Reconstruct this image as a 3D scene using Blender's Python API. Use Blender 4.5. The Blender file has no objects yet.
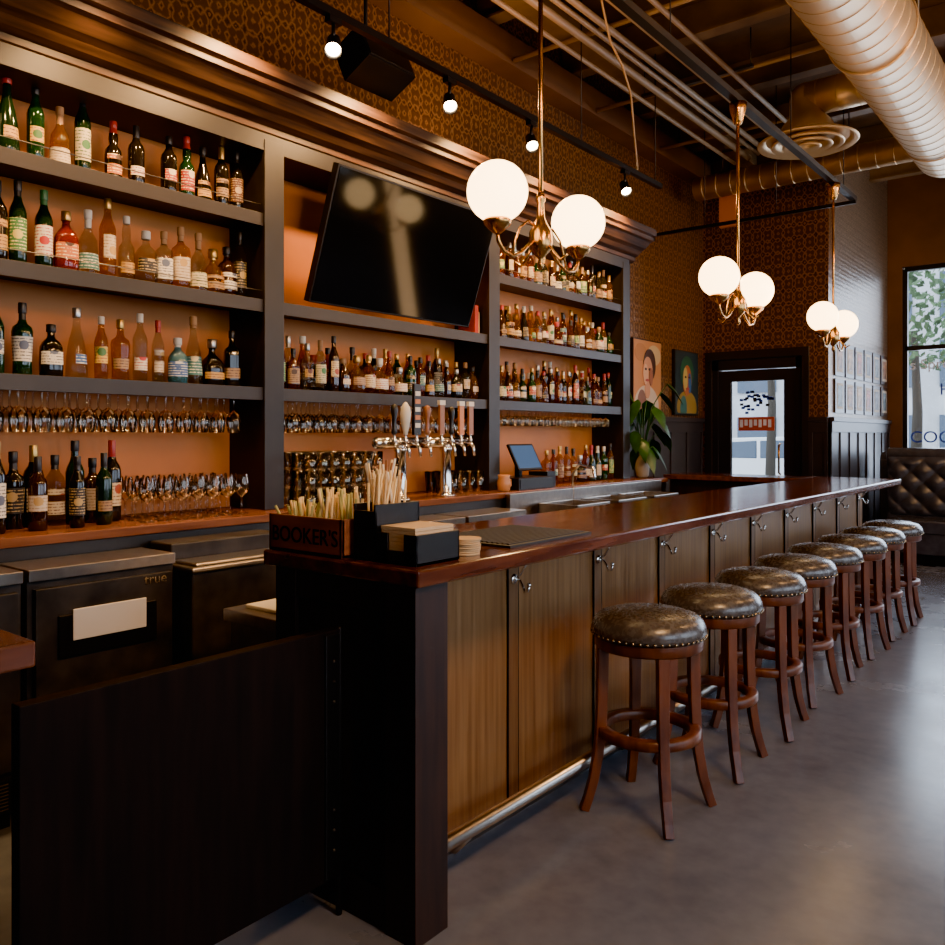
import bpy, bmesh, math, random
from mathutils import Vector, Matrix
random.seed(7)
scene = bpy.context.scene
PI = math.pi

# ---------------------------------------------------------------- materials
MATS = {}
def nodes_of(m):
    m.use_nodes = True
    nt = m.node_tree
    return nt, nt.nodes, nt.links, nt.nodes.get("Principled BSDF")

def mat(name, col, rough=0.5, metal=0.0, var=0.0, scale=8.0, coat=0.0, emis=None, estr=0.0, bump=0.0, stretch=(1,1,1), col2=None, rvar=0.0, spec=None):
    if name in MATS: return MATS[name]
    m = bpy.data.materials.new(name); nt, N, L, b = nodes_of(m)
    b.inputs['Base Color'].default_value = (*col, 1)
    b.inputs['Roughness'].default_value = rough
    b.inputs['Metallic'].default_value = metal
    if coat: b.inputs['Coat Weight'].default_value = coat; b.inputs['Coat Roughness'].default_value = 0.12
    if spec is not None: b.inputs['Specular IOR Level'].default_value = spec
    if emis:
        b.inputs['Emission Color'].default_value = (*emis, 1); b.inputs['Emission Strength'].default_value = estr
    if var or bump or col2 or rvar:
        tc = N.new('ShaderNodeTexCoord'); mp = N.new('ShaderNodeMapping'); mp.inputs['Scale'].default_value = stretch
        nz = N.new('ShaderNodeTexNoise'); nz.inputs['Scale'].default_value = scale; nz.inputs['Detail'].default_value = 6
        L.new(tc.outputs['Object'], mp.inputs[0]); L.new(mp.outputs[0], nz.inputs['Vector'])
        if var or col2:
            rp = N.new('ShaderNodeValToRGB')
            c2 = col2 if col2 else tuple(min(1, c*(1+var)) for c in col)
            c1 = col if col2 else tuple(c*(1-var) for c in col)
            rp.color_ramp.elements[0].position = 0.33; rp.color_ramp.elements[1].position = 0.67
            rp.color_ramp.elements[0].color = (*c1, 1); rp.color_ramp.elements[1].color = (*c2, 1)
            L.new(nz.outputs['Fac'], rp.inputs[0]); L.new(rp.outputs[0], b.inputs['Base Color'])
        if rvar:
            mr = N.new('ShaderNodeMapRange'); mr.inputs[3].default_value = max(0.02, rough-rvar); mr.inputs[4].default_value = rough+rvar
            mr.inputs[1].default_value = .3; mr.inputs[2].default_value = .7
            L.new(nz.outputs['Fac'], mr.inputs[0]); L.new(mr.outputs[0], b.inputs['Roughness'])
        if bump:
            bp = N.new('ShaderNodeBump'); bp.inputs['Strength'].default_value = bump; bp.inputs['Distance'].default_value = 0.01
            L.new(nz.outputs['Fac'], bp.inputs['Height']); L.new(bp.outputs[0], b.inputs['Normal'])
    MATS[name] = m
    return m

def glassy(name, tint, body, fac, rough=0.06):
    if name in MATS: return MATS[name]
    m = bpy.data.materials.new(name); nt, N, L, b = nodes_of(m)
    b.inputs['Base Color'].default_value = (*body, 1); b.inputs['Roughness'].default_value = rough
    b.inputs['Specular IOR Level'].default_value = .9
    t = N.new('ShaderNodeBsdfTransparent'); t.inputs[0].default_value = (*tint, 1)
    mx = N.new('ShaderNodeMixShader'); mx.inputs[0].default_value = fac
    L.new(t.outputs[0], mx.inputs[1]); L.new(b.outputs[0], mx.inputs[2]); L.new(mx.outputs[0], N['Material Output'].inputs[0])
    MATS[name] = m; return m

def clearglass(name, base=0.06, tint=(.97,.97,.97), gl=(1,1,1)):
    if name in MATS: return MATS[name]
    m = bpy.data.materials.new(name); nt, N, L, b = nodes_of(m)
    N.remove(b)
    g = N.new('ShaderNodeBsdfGlossy'); g.inputs['Roughness'].default_value = 0.08; g.inputs[0].default_value = (*gl,1)
    t = N.new('ShaderNodeBsdfTransparent'); t.inputs[0].default_value = (*tint, 1)
    f = N.new('ShaderNodeFresnel'); f.inputs[0].default_value = 1.4
    a = N.new('ShaderNodeMath'); a.operation = 'ADD'; a.inputs[1].default_value = base; a.use_clamp = True
    mx = N.new('ShaderNodeMixShader')
    L.new(f.outputs[0], a.inputs[0]); L.new(a.outputs[0], mx.inputs[0]); L.new(t.outputs[0], mx.inputs[1]); L.new(g.outputs[0], mx.inputs[2])
    L.new(mx.outputs[0], N['Material Output'].inputs[0])
    MATS[name] = m; return m

def labelmat(name, bg, ink, band):
    """paper label: printed text lines + a coloured emblem patch"""
    m = bpy.data.materials.new(name); nt, N, L, b = nodes_of(m)
    tc = N.new('ShaderNodeTexCoord')
    mp = N.new('ShaderNodeMapping'); mp.inputs['Scale'].default_value = (140, 140, 60)
    nz = N.new('ShaderNodeTexNoise'); nz.inputs['Scale'].default_value = 1.0; nz.inputs['Detail'].default_value = 2
    sx = N.new('ShaderNodeSeparateXYZ'); w = N.new('ShaderNodeMath'); w.operation = 'MULTIPLY'; w.inputs[1].default_value = 2*PI*75
    s = N.new('ShaderNodeMath'); s.operation = 'SINE'
    ad = N.new('ShaderNodeMath'); ad.operation = 'MULTIPLY_ADD'; ad.inputs[1].default_value = 3.0
    gt = N.new('ShaderNodeMath'); gt.operation = 'GREATER_THAN'; gt.inputs[1].default_value = 2.25
    mx = N.new('ShaderNodeMix'); mx.data_type = 'RGBA'
    mx.inputs[6].default_value = (*bg, 1); mx.inputs[7].default_value = (*ink, 1)
    L.new(tc.outputs['Object'], mp.inputs[0]); L.new(mp.outputs[0], nz.inputs['Vector']); L.new(tc.outputs['Object'], sx.inputs[0])
    L.new(sx.outputs['Z'], w.inputs[0]); L.new(w.outputs[0], s.inputs[0])
    L.new(nz.outputs['Fac'], ad.inputs[0]); L.new(s.outputs[0], ad.inputs[2]); L.new(ad.outputs[0], gt.inputs[0])
    L.new(gt.outputs[0], mx.inputs[0])
    cb = N.new('ShaderNodeVectorMath'); cb.operation = 'MULTIPLY'; cb.inputs[1].default_value = (0, 1, 1)
    sb = N.new('ShaderNodeVectorMath'); sb.operation = 'DISTANCE'; sb.inputs[1].default_value = (0, 0, .125)
    L.new(tc.outputs['Object'], cb.inputs[0]); L.new(cb.outputs[0], sb.inputs[0])
    lt = N.new('ShaderNodeMath'); lt.operation = 'LESS_THAN'; lt.inputs[1].default_value = .019
    L.new(sb.outputs['Value'], lt.inputs[0])
    m2 = N.new('ShaderNodeMix'); m2.data_type = 'RGBA'; m2.inputs[7].default_value = (*band, 1)
    L.new(lt.outputs[0], m2.inputs[0]); L.new(mx.outputs[2], m2.inputs[6]); L.new(m2.outputs[2], b.inputs['Base Color'])
    b.inputs['Roughness'].default_value = .5
    return m

def wallpaper(name, c1, c2, c3, scale, rough=.35, metal=.3):
    m = bpy.data.materials.new(name); nt, N, L, b = nodes_of(m)
    tc = N.new('ShaderNodeTexCoord'); mp = N.new('ShaderNodeMapping')
    mp.inputs['Scale'].default_value = (scale, scale, scale*.8)
    v = N.new('ShaderNodeTexVoronoi'); v.inputs['Randomness'].default_value = 0.0; v.inputs['Scale'].default_value = 1
    v2 = N.new('ShaderNodeTexVoronoi'); v2.inputs['Randomness'].default_value = 0.0; v2.inputs['Scale'].default_value = 2.0; v2.distance = 'MANHATTAN'
    nz = N.new('ShaderNodeTexNoise'); nz.inputs['Scale'].default_value = 2.2; nz.inputs['Detail'].default_value = 7; nz.inputs['Roughness'].default_value = .65
    L.new(tc.outputs['Object'], mp.inputs[0])
    for q in (v, v2, nz): L.new(mp.outputs[0], q.inputs['Vector'])
    a = N.new('ShaderNodeMath'); a.operation = 'MULTIPLY'; L.new(v.outputs['Distance'], a.inputs[0]); L.new(v2.outputs['Distance'], a.inputs[1])
    a2 = N.new('ShaderNodeMath'); a2.operation = 'MULTIPLY_ADD'; a2.inputs[1].default_value = 0.55; L.new(nz.outputs['Fac'], a2.inputs[0]); L.new(a.outputs[0], a2.inputs[2])
    rp = N.new('ShaderNodeValToRGB'); e = rp.color_ramp.elements
    e[0].position = .27; e[0].color = (*c1, 1); e[1].position = .75; e[1].color = (*c2, 1)
    for p, c in ((.37, c3), (.45, c1), (.53, c2), (.63, c3)):
        q = e.new(p); q.color = (*c, 1)
    L.new(a2.outputs[0], rp.inputs[0]); L.new(rp.outputs[0], b.inputs['Base Color'])
    bp = N.new('ShaderNodeBump'); bp.inputs['Strength'].default_value = .8; bp.inputs['Distance'].default_value = .008
    L.new(a2.outputs[0], bp.inputs['Height']); L.new(bp.outputs[0], b.inputs['Normal'])
    b.inputs['Roughness'].default_value = rough; b.inputs['Metallic'].default_value = metal
    return m

M_counter = mat("mahogany_top", (.055,.017,.008), .2, scale=3, col2=(.13,.040,.016), stretch=(8,.8,8), coat=.5, rvar=.05)
M_darkwood = mat("dark_wood", (.012,.005,.003), .5, scale=4, col2=(.030,.012,.006), stretch=(8,8,.8))
M_panel = mat("bronze_oak_panel", (.20,.090,.032), .36, scale=4, col2=(.31,.150,.055), stretch=(12,12,.45), rvar=.06, bump=.10, metal=.3)
M_stile = mat("bronze_oak_stile", (.14,.06,.02), .4, scale=5, col2=(.20,.095,.034), stretch=(14,14,.5), metal=.25)
M_black = mat("black_paint", (.008,.007,.006), .4, var=.3, scale=6)
M_gate = mat("gate_dark_wood", (.006,.003,.002), .65, scale=4, col2=(.012,.006,.004), stretch=(8,8,.8), spec=.15)
M_charcoal = mat("charcoal_shelf", (.011,.008,.006), .5, var=.3, scale=5)
M_shelf = mat("shelf_paint", (.018,.012,.008), .48, var=.25, scale=4)
M_rust = mat("rust_back_panel", (.44,.140,.020), .55, scale=2.5, col2=(.54,.180,.030))
M_crown = mat("crown_wood", (.014,.006,.003), .5, scale=3, col2=(.080,.033,.011), stretch=(10,.7,10), spec=.35)
M_backtop = mat("backbar_top", (.11,.035,.014), .25, scale=3, col2=(.22,.075,.028), stretch=(8,.8,8))
M_wp = wallpaper("damask_wallpaper", (.045,.018,.007), (.11,.048,.017), (.33,.155,.055), 8.5, .32, .45)
M_wp2 = wallpaper("pressed_tin_wallpaper", (.055,.037,.025), (.12,.085,.06), (.32,.235,.16), 13)
M_brown = mat("brown_plaster", (.13,.058,.022), .6, var=.2, scale=2)
M_wains = mat("wainscot_paint", (.028,.022,.022), .42, var=.15, scale=3)
M_cream = mat("cream_plaster", (.30,.21,.12), .7, var=.1, scale=2)
M_ceil = mat("ceiling_deck", (.10,.056,.025), .75, var=.35, scale=3)
M_beam = mat("ceiling_beam", (.15,.088,.040), .6, var=.3, scale=3)
M_pipe = mat("painted_pipe", (.28,.17,.078), .45, var=.1, scale=3)
M_duct = mat("duct_metal", (.58,.39,.20), .36, metal=.6, var=.06, scale=3)
M_brass = mat("antique_brass", (.50,.26,.08), .25, metal=1.0, var=.15, scale=10)
M_chrome = mat("chrome", (.75,.72,.68), .13, metal=1.0)
M_steel = mat("stainless", (.42,.38,.34), .3, metal=1.0, var=.1, scale=20)
M_dsteel = mat("dark_steel", (.12,.11,.10), .35, metal=.8, var=.2, scale=6)
M_blkmetal = mat("black_metal", (.012,.010,.009), .4, metal=.4)
M_globe = mat("opal_globe", (.9,.8,.65), .3, emis=(1.0,.62,.27), estr=11.0)
M_bulb = mat("spot_bulb", (.9,.8,.7), .3, emis=(1.0,.72,.42), estr=60.0)
M_leather = mat("seat_leather", (.055,.047,.042), .27, scale=60, col2=(.08,.070,.062), bump=.04, rvar=.05, spec=.75)
M_stoolwood = mat("stool_cherry", (.065,.018,.006), .36, scale=4, col2=(.16,.048,.015), stretch=(6,6,1.2), spec=.45)
M_nail = mat("nailhead_brass", (.42,.32,.2), .25, metal=1)
M_booth = mat("booth_leather", (.060,.060,.070), .26, var=.2, scale=10, spec=.7)
M_screen = mat("tv_screen", (.004,.004,.004), .08, spec=.28)
M_tablet = mat("tablet_screen", (.02,.03,.05), .15, emis=(.12,.25,.5), estr=.5)
M_clear = clearglass("clear_glass", .035, (.985,.975,.96), (1,.9,.78))
M_winglass = clearglass("window_glass", .0)
M_white = mat("white_paper", (.75,.70,.62), .7)
M_straw = mat("straw_cream", (.80,.60,.30), .5)
M_straw2 = mat("straw_green", (.45,.45,.18), .5)
M_coaster = mat("coaster_tan", (.52,.36,.19), .8)
M_green = mat("leaf_green", (.02,.07,.015), .35, var=.4, scale=8)
M_red = mat("red_paint", (.35,.03,.02), .45)
M_rubber = mat("rubber_mat", (.012,.011,.011), .6)

def floor_material():
    m = bpy.data.materials.new("polished_concrete"); nt, N, L, b = nodes_of(m)
    tc = N.new('ShaderNodeTexCoord')
    n1 = N.new('ShaderNodeTexNoise'); n1.inputs['Scale'].default_value = 1.1; n1.inputs['Detail'].default_value = 9; n1.inputs['Roughness'].default_value = .6
    n2 = N.new('ShaderNodeTexNoise'); n2.inputs['Scale'].default_value = 14; n2.inputs['Detail'].default_value = 5
    L.new(tc.outputs['Object'], n1.inputs['Vector']); L.new(tc.outputs['Object'], n2.inputs['Vector'])
    r = N.new('ShaderNodeValToRGB'); r.color_ramp.elements[0].position = .3; r.color_ramp.elements[1].position = .72
    r.color_ramp.elements[0].color = (.085,.095,.125,1); r.color_ramp.elements[1].color = (.175,.19,.23,1)
    ad = N.new('ShaderNodeMath'); ad.operation = 'MULTIPLY_ADD'; ad.inputs[1].default_value = .3
    L.new(n2.outputs['Fac'], ad.inputs[0]); 
    s = N.new('ShaderNodeMath'); s.operation = 'MULTIPLY'; s.inputs[1].default_value = .75; L.new(n1.outputs['Fac'], s.inputs[0]); L.new(s.outputs[0], ad.inputs[2])
    L.new(ad.outputs[0], r.inputs[0]); L.new(r.outputs[0], b.inputs['Base Color'])
    mr = N.new('ShaderNodeMapRange'); mr.inputs[1].default_value = .3; mr.inputs[2].default_value = .7; mr.inputs[3].default_value = .17; mr.inputs[4].default_value = .32
    L.new(n1.outputs['Fac'], mr.inputs[0]); L.new(mr.outputs[0], b.inputs['Roughness'])
    return m
M_floor = floor_material()

# ---------------------------------------------------------------- mesh builder
class MB:
    def __init__(s, name):
        s.name = name; s.v = []; s.f = []; s.mi = []; s.sm = []; s.mats = []
    def m(s, mt):
        if mt not in s.mats: s.mats.append(mt)
        return s.mats.index(mt)
    def add(s, vs, fs, mt, smooth=False):
        o = len(s.v); s.v += [tuple(v) for v in vs]; k = s.m(mt)
        for f in fs:
            s.f.append(tuple(i+o for i in f)); s.mi.append(k); s.sm.append(smooth)
        return s
    def box(s, x0, x1, y0, y1, z0, z1, mt):
        vs = [(x, y, z) for z in (z0, z1) for y in (y0, y1) for x in (x0, x1)]
        fs = [(0,2,3,1), (4,5,7,6), (0,1,5,4), (2,6,7,3), (0,4,6,2), (1,3,7,5)]
        return s.add(vs, fs, mt)
    def obox(s, c, size, rot, mt):
        R = rot.to_matrix() if hasattr(rot, 'to_matrix') else rot
        c = Vector(c); h = [q/2 for q in size]
        vs = [c + R @ Vector((x*h[0], y*h[1], z*h[2])) for z in (-1,1) for y in (-1,1) for x in (-1,1)]
        fs = [(0,2,3,1), (4,5,7,6), (0,1,5,4), (2,6,7,3), (0,4,6,2), (1,3,7,5)]
        return s.add(vs, fs, mt)
    def lathe(s, c, prof, mt, seg=24, smooth=True, sup=2.0, rot=None, caps=True):
        c = Vector(c); vs = []
        for r, z in prof:
            for i in range(seg):
                a = 2*PI*i/seg
                ca, sa = math.cos(a), math.sin(a)
                k = 1 if sup == 2 else 1/((abs(ca)**sup+abs(sa)**sup)**(1/sup))
                p = Vector((r*k*ca, r*k*sa, z))
                if rot is not None: p = rot @ p
                vs.append(c+p)
        fs = []
        for j in range(len(prof)-1):
            for i in range(seg):
                i2 = (i+1) % seg
                fs.append((j*seg+i, j*seg+i2, (j+1)*seg+i2, (j+1)*seg+i))
        s.add(vs, fs, mt, smooth)
        if caps:
            for j in (0, len(prof)-1):
                if prof[j][0] > 1.1e-3:
                    o = len(s.v)-len(vs)
                    s.f.append(tuple(o+j*seg+i for i in range(seg))); s.mi.append(s.m(mt)); s.sm.append(False)
        return s
    def sphere(s, c, r, mt, seg=24, sz=1.0):
        n = seg//2
        prof = [(max(1e-5, r*math.sin(PI*i/n)), -r*sz*math.cos(PI*i/n)) for i in range(n+1)]
        return s.lathe(c, prof, mt, seg, caps=False)
    def tube(s, pts, r, mt, seg=10, closed=False, smooth=True, phase=0.0, caps=True, up=None):
        P = [Vector(p) for p in pts]; n = len(P)
        R = r if isinstance(r, (list, tuple)) else [r]*n
        vs = []; nrm = None
        for i in range(n):
            if closed: t = (P[(i+1) % n]-P[i-1]).normalized()
            elif i == 0: t = (P[1]-P[0]).normalized()
            elif i == n-1: t = (P[-1]-P[-2]).normalized()
            else: t = ((P[i+1]-P[i]).normalized()+(P[i]-P[i-1]).normalized()).normalized()
            if up is not None: nrm = Vector(up)
            if nrm is None:
                nrm = Vector((0,0,1)) if abs(t.z) < .9 else Vector((1,0,0))
            nrm = (nrm - t*nrm.dot(t)).normalized(); b = t.cross(nrm)
            for k in range(seg):
                a = 2*PI*k/seg+phase
                vs.append(P[i]+(nrm*math.cos(a)+b*math.sin(a))*R[i])
        fs = []
        for i in range(n if closed else n-1):
            j = (i+1) % n
            for k in range(seg):
                k2 = (k+1) % seg
                fs.append((i*seg+k, i*seg+k2, j*seg+k2, j*seg+k))
        s.add(vs, fs, mt, smooth)
        if caps and not closed:
            o = len(s.v)-len(vs)
            for b0 in (0, (n-1)*seg):
                s.f.append(tuple(o+b0+k for k in range(seg))); s.mi.append(s.m(mt)); s.sm.append(False)
        return s
    def prism_y(s, poly, y0, y1, mt):
        n = len(poly)
        vs = [(x, y0, z) for x, z in poly]+[(x, y1, z) for x, z in poly]
        fs = [(i, (i+1) % n, n+(i+1) % n, n+i) for i in range(n)]+[tuple(range(n)), tuple(range(n, 2*n))]
        return s.add(vs, fs, mt)
    def prism_x(s, poly, x0, x1, mt):
        n = len(poly)
        vs = [(x0, y, z) for y, z in poly]+[(x1, y, z) for y, z in poly]
        fs = [(i, (i+1) % n, n+(i+1) % n, n+i) for i in range(n)]+[tuple(range(n)), tuple(range(n, 2*n))]
        return s.add(vs, fs, mt)
    def mesh(s):
        me = bpy.data.meshes.new(s.name); me.from_pydata(s.v, [], s.f)
        for mt in s.mats: me.materials.append(mt)
        for p, k, sm in zip(me.polygons, s.mi, s.sm): p.material_index = k; p.use_smooth = sm
        bm = bmesh.new(); bm.from_mesh(me); bmesh.ops.recalc_face_normals(bm, faces=bm.faces); bm.to_mesh(me); bm.free()
        return me
    def build(s, bevel=0, parent=None, center=True):
        loc = Vector((0,0,0))
        if center and s.v:
            xs = [v[0] for v in s.v]; ys = [v[1] for v in s.v]; zs = [v[2] for v in s.v]
            loc = Vector(((min(xs)+max(xs))/2, (min(ys)+max(ys))/2, min(zs)))
            s.v = [(v[0]-loc.x, v[1]-loc.y, v[2]-loc.z) for v in s.v]
        ob = bpy.data.objects.new(s.name, s.mesh()); scene.collection.objects.link(ob); ob.location = loc
        if bevel:
            b = ob.modifiers.new("bevel", 'BEVEL'); b.width = bevel; b.segments = 2; b.limit_method = 'ANGLE'; b.angle_limit = math.radians(50)
        if parent: pt(ob, parent)
        return ob
def pt(o, p):
    o.parent = p; o.matrix_parent_inverse = Matrix.Translation(p.location).inverted()
def empty(name, loc=(0,0,0)):
    e = bpy.data.objects.new(name, None); e.empty_display_size = .1; e.location = loc; scene.collection.objects.link(e); return e
def inst(name, me, loc, rz=0, parent=None, rot=None):
    o = bpy.data.objects.new(name, me); scene.collection.objects.link(o); o.location = loc
    o.rotation_euler = rot if rot else (0, 0, rz)
    if parent: pt(o, parent)
    return o
def text(name, body, size, loc, rot, mt, parent=None, align='LEFT'):
    t = bpy.data.curves.new(name, 'FONT'); t.body = body; t.size = size; t.extrude = .0008; t.align_x = align; t.materials.append(mt)
    o = bpy.data.objects.new(name, t); scene.collection.objects.link(o); o.location = loc; o.rotation_euler = rot
    if parent: pt(o, parent)
    return o

# ---------------------------------------------------------------- room shell
XW = -4.05; YF = 9.5; XV = -2.6; YS = 12.3; ZC = 4.95; XR = 4.6; YN = -3.2
MB("floor").box(XW-.15, XR+.15, YN-.15, YS+.15, -.1, 0, M_floor).build()
MB("ceiling").box(XW-.15, XR+.15, YN-.15, YS+.15, ZC, ZC+.12, M_ceil).build()
MB("wall_left").box(XW-.15, XW, YN-.15, YF+.15, 0, ZC, M_wp).build()
w = MB("wall_far")
w.box(XW, -3.93, YF, YF+.15, 0, ZC, M_wp).box(-2.88, XV, YF, YF+.15, 0, ZC, M_wp).box(-3.93, -2.88, YF, YF+.15, 2.34, ZC, M_wp).build()
MB("wall_vestibule").box(XV-.15, XV, YF+.15, YS, 0, ZC, M_wp2).build()
w = MB("wall_street")
w.box(XV-.15, -2.42, YS, YS+.15, 0, ZC, M_brown).box(-2.42, XR, YS, YS+.15, 3.72, ZC, M_brown).box(-2.42, XR, YS, YS+.15, 0, .75, M_brown)
w.box(2.4, XR, YS, YS+.15, .75, 3.72, M_brown).build()
MB("wall_near").box(XW, XR+.15, YN-.15, YN, 0, ZC, M_brown).build()
w = MB("wall_right")
w.box(XR, XR+.15, YN, YS+.15, 0, .7, M_cream).box(XR, XR+.15, YN, YS+.15, 3.7, ZC, M_cream)
for a, b_ in ((YN, -1.2), (2.2, 3.0), (6.2, 7.0), (10.4, YS+.15)): w.box(XR, XR+.15, a, b_, .7, 3.7, M_cream)
w.build()
def window_y(name, x0, x1, z0, z1, y, nx, zt):
    w = MB(name); t = .06
    for x in [x0+(x1-x0)*i/nx for i in range(nx+1)]: w.box(x-t/2, x+t/2, y, y+.08, z0, z1, M_black)
    for z in (z0, zt, z1): w.box(x0, x1, y, y+.08, z-t/2, z+t/2, M_black)
    w.box(x0, x1, y+.035, y+.042, z0, z1, M_winglass)
    return w.build()
win1 = window_y("window_1", -2.39, 2.37, .78, 3.69, YS+.03, 3, 2.62)
M_dec_r = mat("decal_red", (.5,.07,.03), .5); M_dec_w = mat("decal_white", (.8,.8,.85), .5); M_dec_b = mat("decal_blue", (.02,.05,.35), .5)
text("window_lettering", "s Sproclet", .19, (-2.33, YS+.02, 2.33), (PI/2, 0, 0), M_dec_w, win1)
text("window_lettering", "HARDWARE", .22, (-1.98, YS+.02, 1.98), (PI/2, 0, 0), M_dec_b, win1)
text("window_lettering", "COCKTAILS", .22, (-2.33, YS+.02, 1.35), (PI/2, 0, 0), M_dec_b, win1)
def window_x(name, y0, y1):
    w = MB(name); t = .07
    for y in (y0+t/2, (y0+y1)/2, y1-t/2): w.box(XR+.03, XR+.1, y-t/2, y+t/2, .7, 3.7, M_black)
    for z in (.7+t/2, 2.8, 3.7-t/2): w.box(XR+.03, XR+.1, y0, y1, z-t/2, z+t/2, M_black)
    w.box(XR+.06, XR+.067, y0, y1, .7, 3.7, M_winglass); w.build()
window_x("window_2", -1.2, 2.2); window_x("window_3", 3.0, 6.2); window_x("window_4", 7.0, 10.4)

M_doorp = mat("door_paint", (.022,.016,.014), .35)
d = MB("door_1")
d.box(-3.928, -3.86, YF+.0, YF+.12, 0, 2.338, M_doorp).box(-2.95, -2.882, YF+.0, YF+.12, 0, 2.338, M_doorp).box(-3.93, -2.88, YF+.0, YF+.12, 2.22, 2.338, M_doorp)
d.box(-3.855, -3.71, YF+.02, YF+.07, .012, 2.21, M_doorp).box(-3.09, -2.955, YF+.02, YF+.07, .012, 2.21, M_doorp)
d.box(-3.71, -3.09, YF+.02, YF+.07, 2.08, 2.21, M_doorp).box(-3.71, -3.09, YF+.02, YF+.07, .012, .35, M_doorp)
d.box(-3.71, -3.09, YF+.04, YF+.046, .35, 2.08, M_winglass)
d.tube([(-3.13, YF+.02, 1.35), (-3.13, YF-.03, 1.33), (-3.13, YF-.03, 1.02), (-3.13, YF+.02, 1.0)], .012, M_brass)
d.box(-3.62, -3.20, YF+.028, YF+.036, 1.50, 1.66, M_dec_r)
for k in range(7): d.box(-3.60+k*.055, -3.565+k*.055, YF+.022, YF+.028, 1.54+.02*(k % 2), 1.63, M_dec_w)
for k in range(34):
    a = random.random()*6.28; q = random.random()**.6*.2
    cx = -3.4+q*math.cos(a); cz = 1.83+q*math.sin(a)*.75
    d.box(cx-.02, cx+.02, YF+.03, YF+.036, cz-.014, cz+.014, random.choice([M_dec_b, M_dec_b, M_black]))
d.build()

def wains_y(name, x0, x1, y, zt=1.6):
    w = MB(name); w.box(x0, x1, y-.02, y, 0, zt, M_wains).box(x0, x1, y-.06, y, zt, zt+.05, M_wains).box(x0, x1, y-.04, y, 0, .18, M_wains)
    w.box(x0, x1, y-.04, y, zt-.12, zt, M_wains)
    n = max(1, round((x1-x0)/.4))
    for i in range(n+1):
        x = x0+(x1-x0)*i/n; w.box(max(x0, x-.04), min(x1, x+.04), y-.035, y, .1, zt-.05, M_wains)
    w.build(.003)
def wains_x(name, y0, y1, x, zt=1.6):
    w = MB(name); w.box(x, x+.02, y0, y1, 0, zt, M_wains).box(x, x+.06, y0, y1, zt, zt+.05, M_wains).box(x, x+.04, y0, y1, 0, .18, M_wains)
    w.box(x, x+.04, y0, y1, zt-.12, zt, M_wains)
    n = max(1, round((y1-y0)/.4))
    for i in range(n+1):
        y = y0+(y1-y0)*i/n; w.box(x, x+.035, max(y0, y-.04), min(y1, y+.04), .1, zt-.05, M_wains)
    w.build(.003)
wains_x("trim_1", 7.35, YF-.07, XW)
wains_y("trim_2", -2.80, XV, YF)
wains_x("trim_3", YF, YS-.02, XV)
t = MB("trim_4"); t.box(-4.01, -3.93, YF-.03, YF, 0, 2.42, M_doorp).box(-2.88, -2.80, YF-.03, YF, 0, 2.42, M_doorp).box(-4.01, -2.80, YF-.035, YF, 2.338, 2.44, M_doorp); t.build(.003)

# ---------------------------------------------------------------- exterior
MB("street_ground").box(-30, 30, YS+3.01, 60, -.14, -.02, mat("asphalt", (.30,.30,.31), .8, var=.2, scale=2)).build()
MB("sidewalk").box(-16, 14, YS+.16, YS+3.0, -.12, .0, mat("sidewalk_concrete", (.6,.59,.57), .8, var=.1, scale=3)).build()
b = MB("opposite_building")
M_fac = mat("facade", (.50,.50,.52), .8, var=.15, scale=1.0); M_fwin = mat("facade_window", (.06,.09,.14), .15)
b.box(-30, 25, 30, 31, -.02, 7, M_fac)
for i in range(24):
    for z in (.6, 3.0, 5.2): b.box(-29+i*2.2, -27.6+i*2.2, 29.9, 30.02, z, z+1.5, M_fwin)
b.build()
def car(name, x, y, col):
    c = MB(name); mt = mat(name+"_paint", col, .2, coat=.6)
    prof = [(0,.35),(.05,.75),(.9,.9),(1.5,1.38),(2.9,1.42),(3.6,.98),(4.3,.9),(4.4,.4),(4.3,.28),(.1,.28)]
    n = len(prof); vs = [(x+p, y, z) for p, z in prof]+[(x+p, y+1.7, z) for p, z in prof]
    c.add(vs, [(i, (i+1) % n, n+(i+1) % n, n+i) for i in range(n)]+[tuple(range(n)), tuple(range(n, 2*n))], mt)
    wp = [(1.15,.95),(1.58,1.30),(2.15,1.33),(2.15,.95)]; wp2 = [(2.22,.95),(2.22,1.33),(2.82,1.34),(3.3,.98)]
    for q in (wp, wp2):
        vs = [(x+p, y-.015, z) for p, z in q]+[(x+p, y+.02, z) for p, z in q]
        c.add(vs, [(0,1,2,3), (4,5,6,7), (0,1,5,4), (1,2,6,5), (2,3,7,6), (3,0,4,7)], M_fwin)
    for wx in (.85, 3.55):
        R = Matrix.Rotation(PI/2, 3, 'X')
        for yy in (y+.12, y+1.75):
            c.lathe((x+wx, yy, .31), [(.31,0),(.33,.03),(.33,.17),(.31,.2)], M_rubber, 24, rot=R)
            c.lathe((x+wx, yy-.2, .31), [(.19,0),(.17,.015)], M_steel, 16, rot=R)
    return c.build(.03)
car("parked_car", -8.4, 17.5, (.75,.76,.78)); car("parked_car", -3.6, 16.0, (.8,.8,.82))
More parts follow.
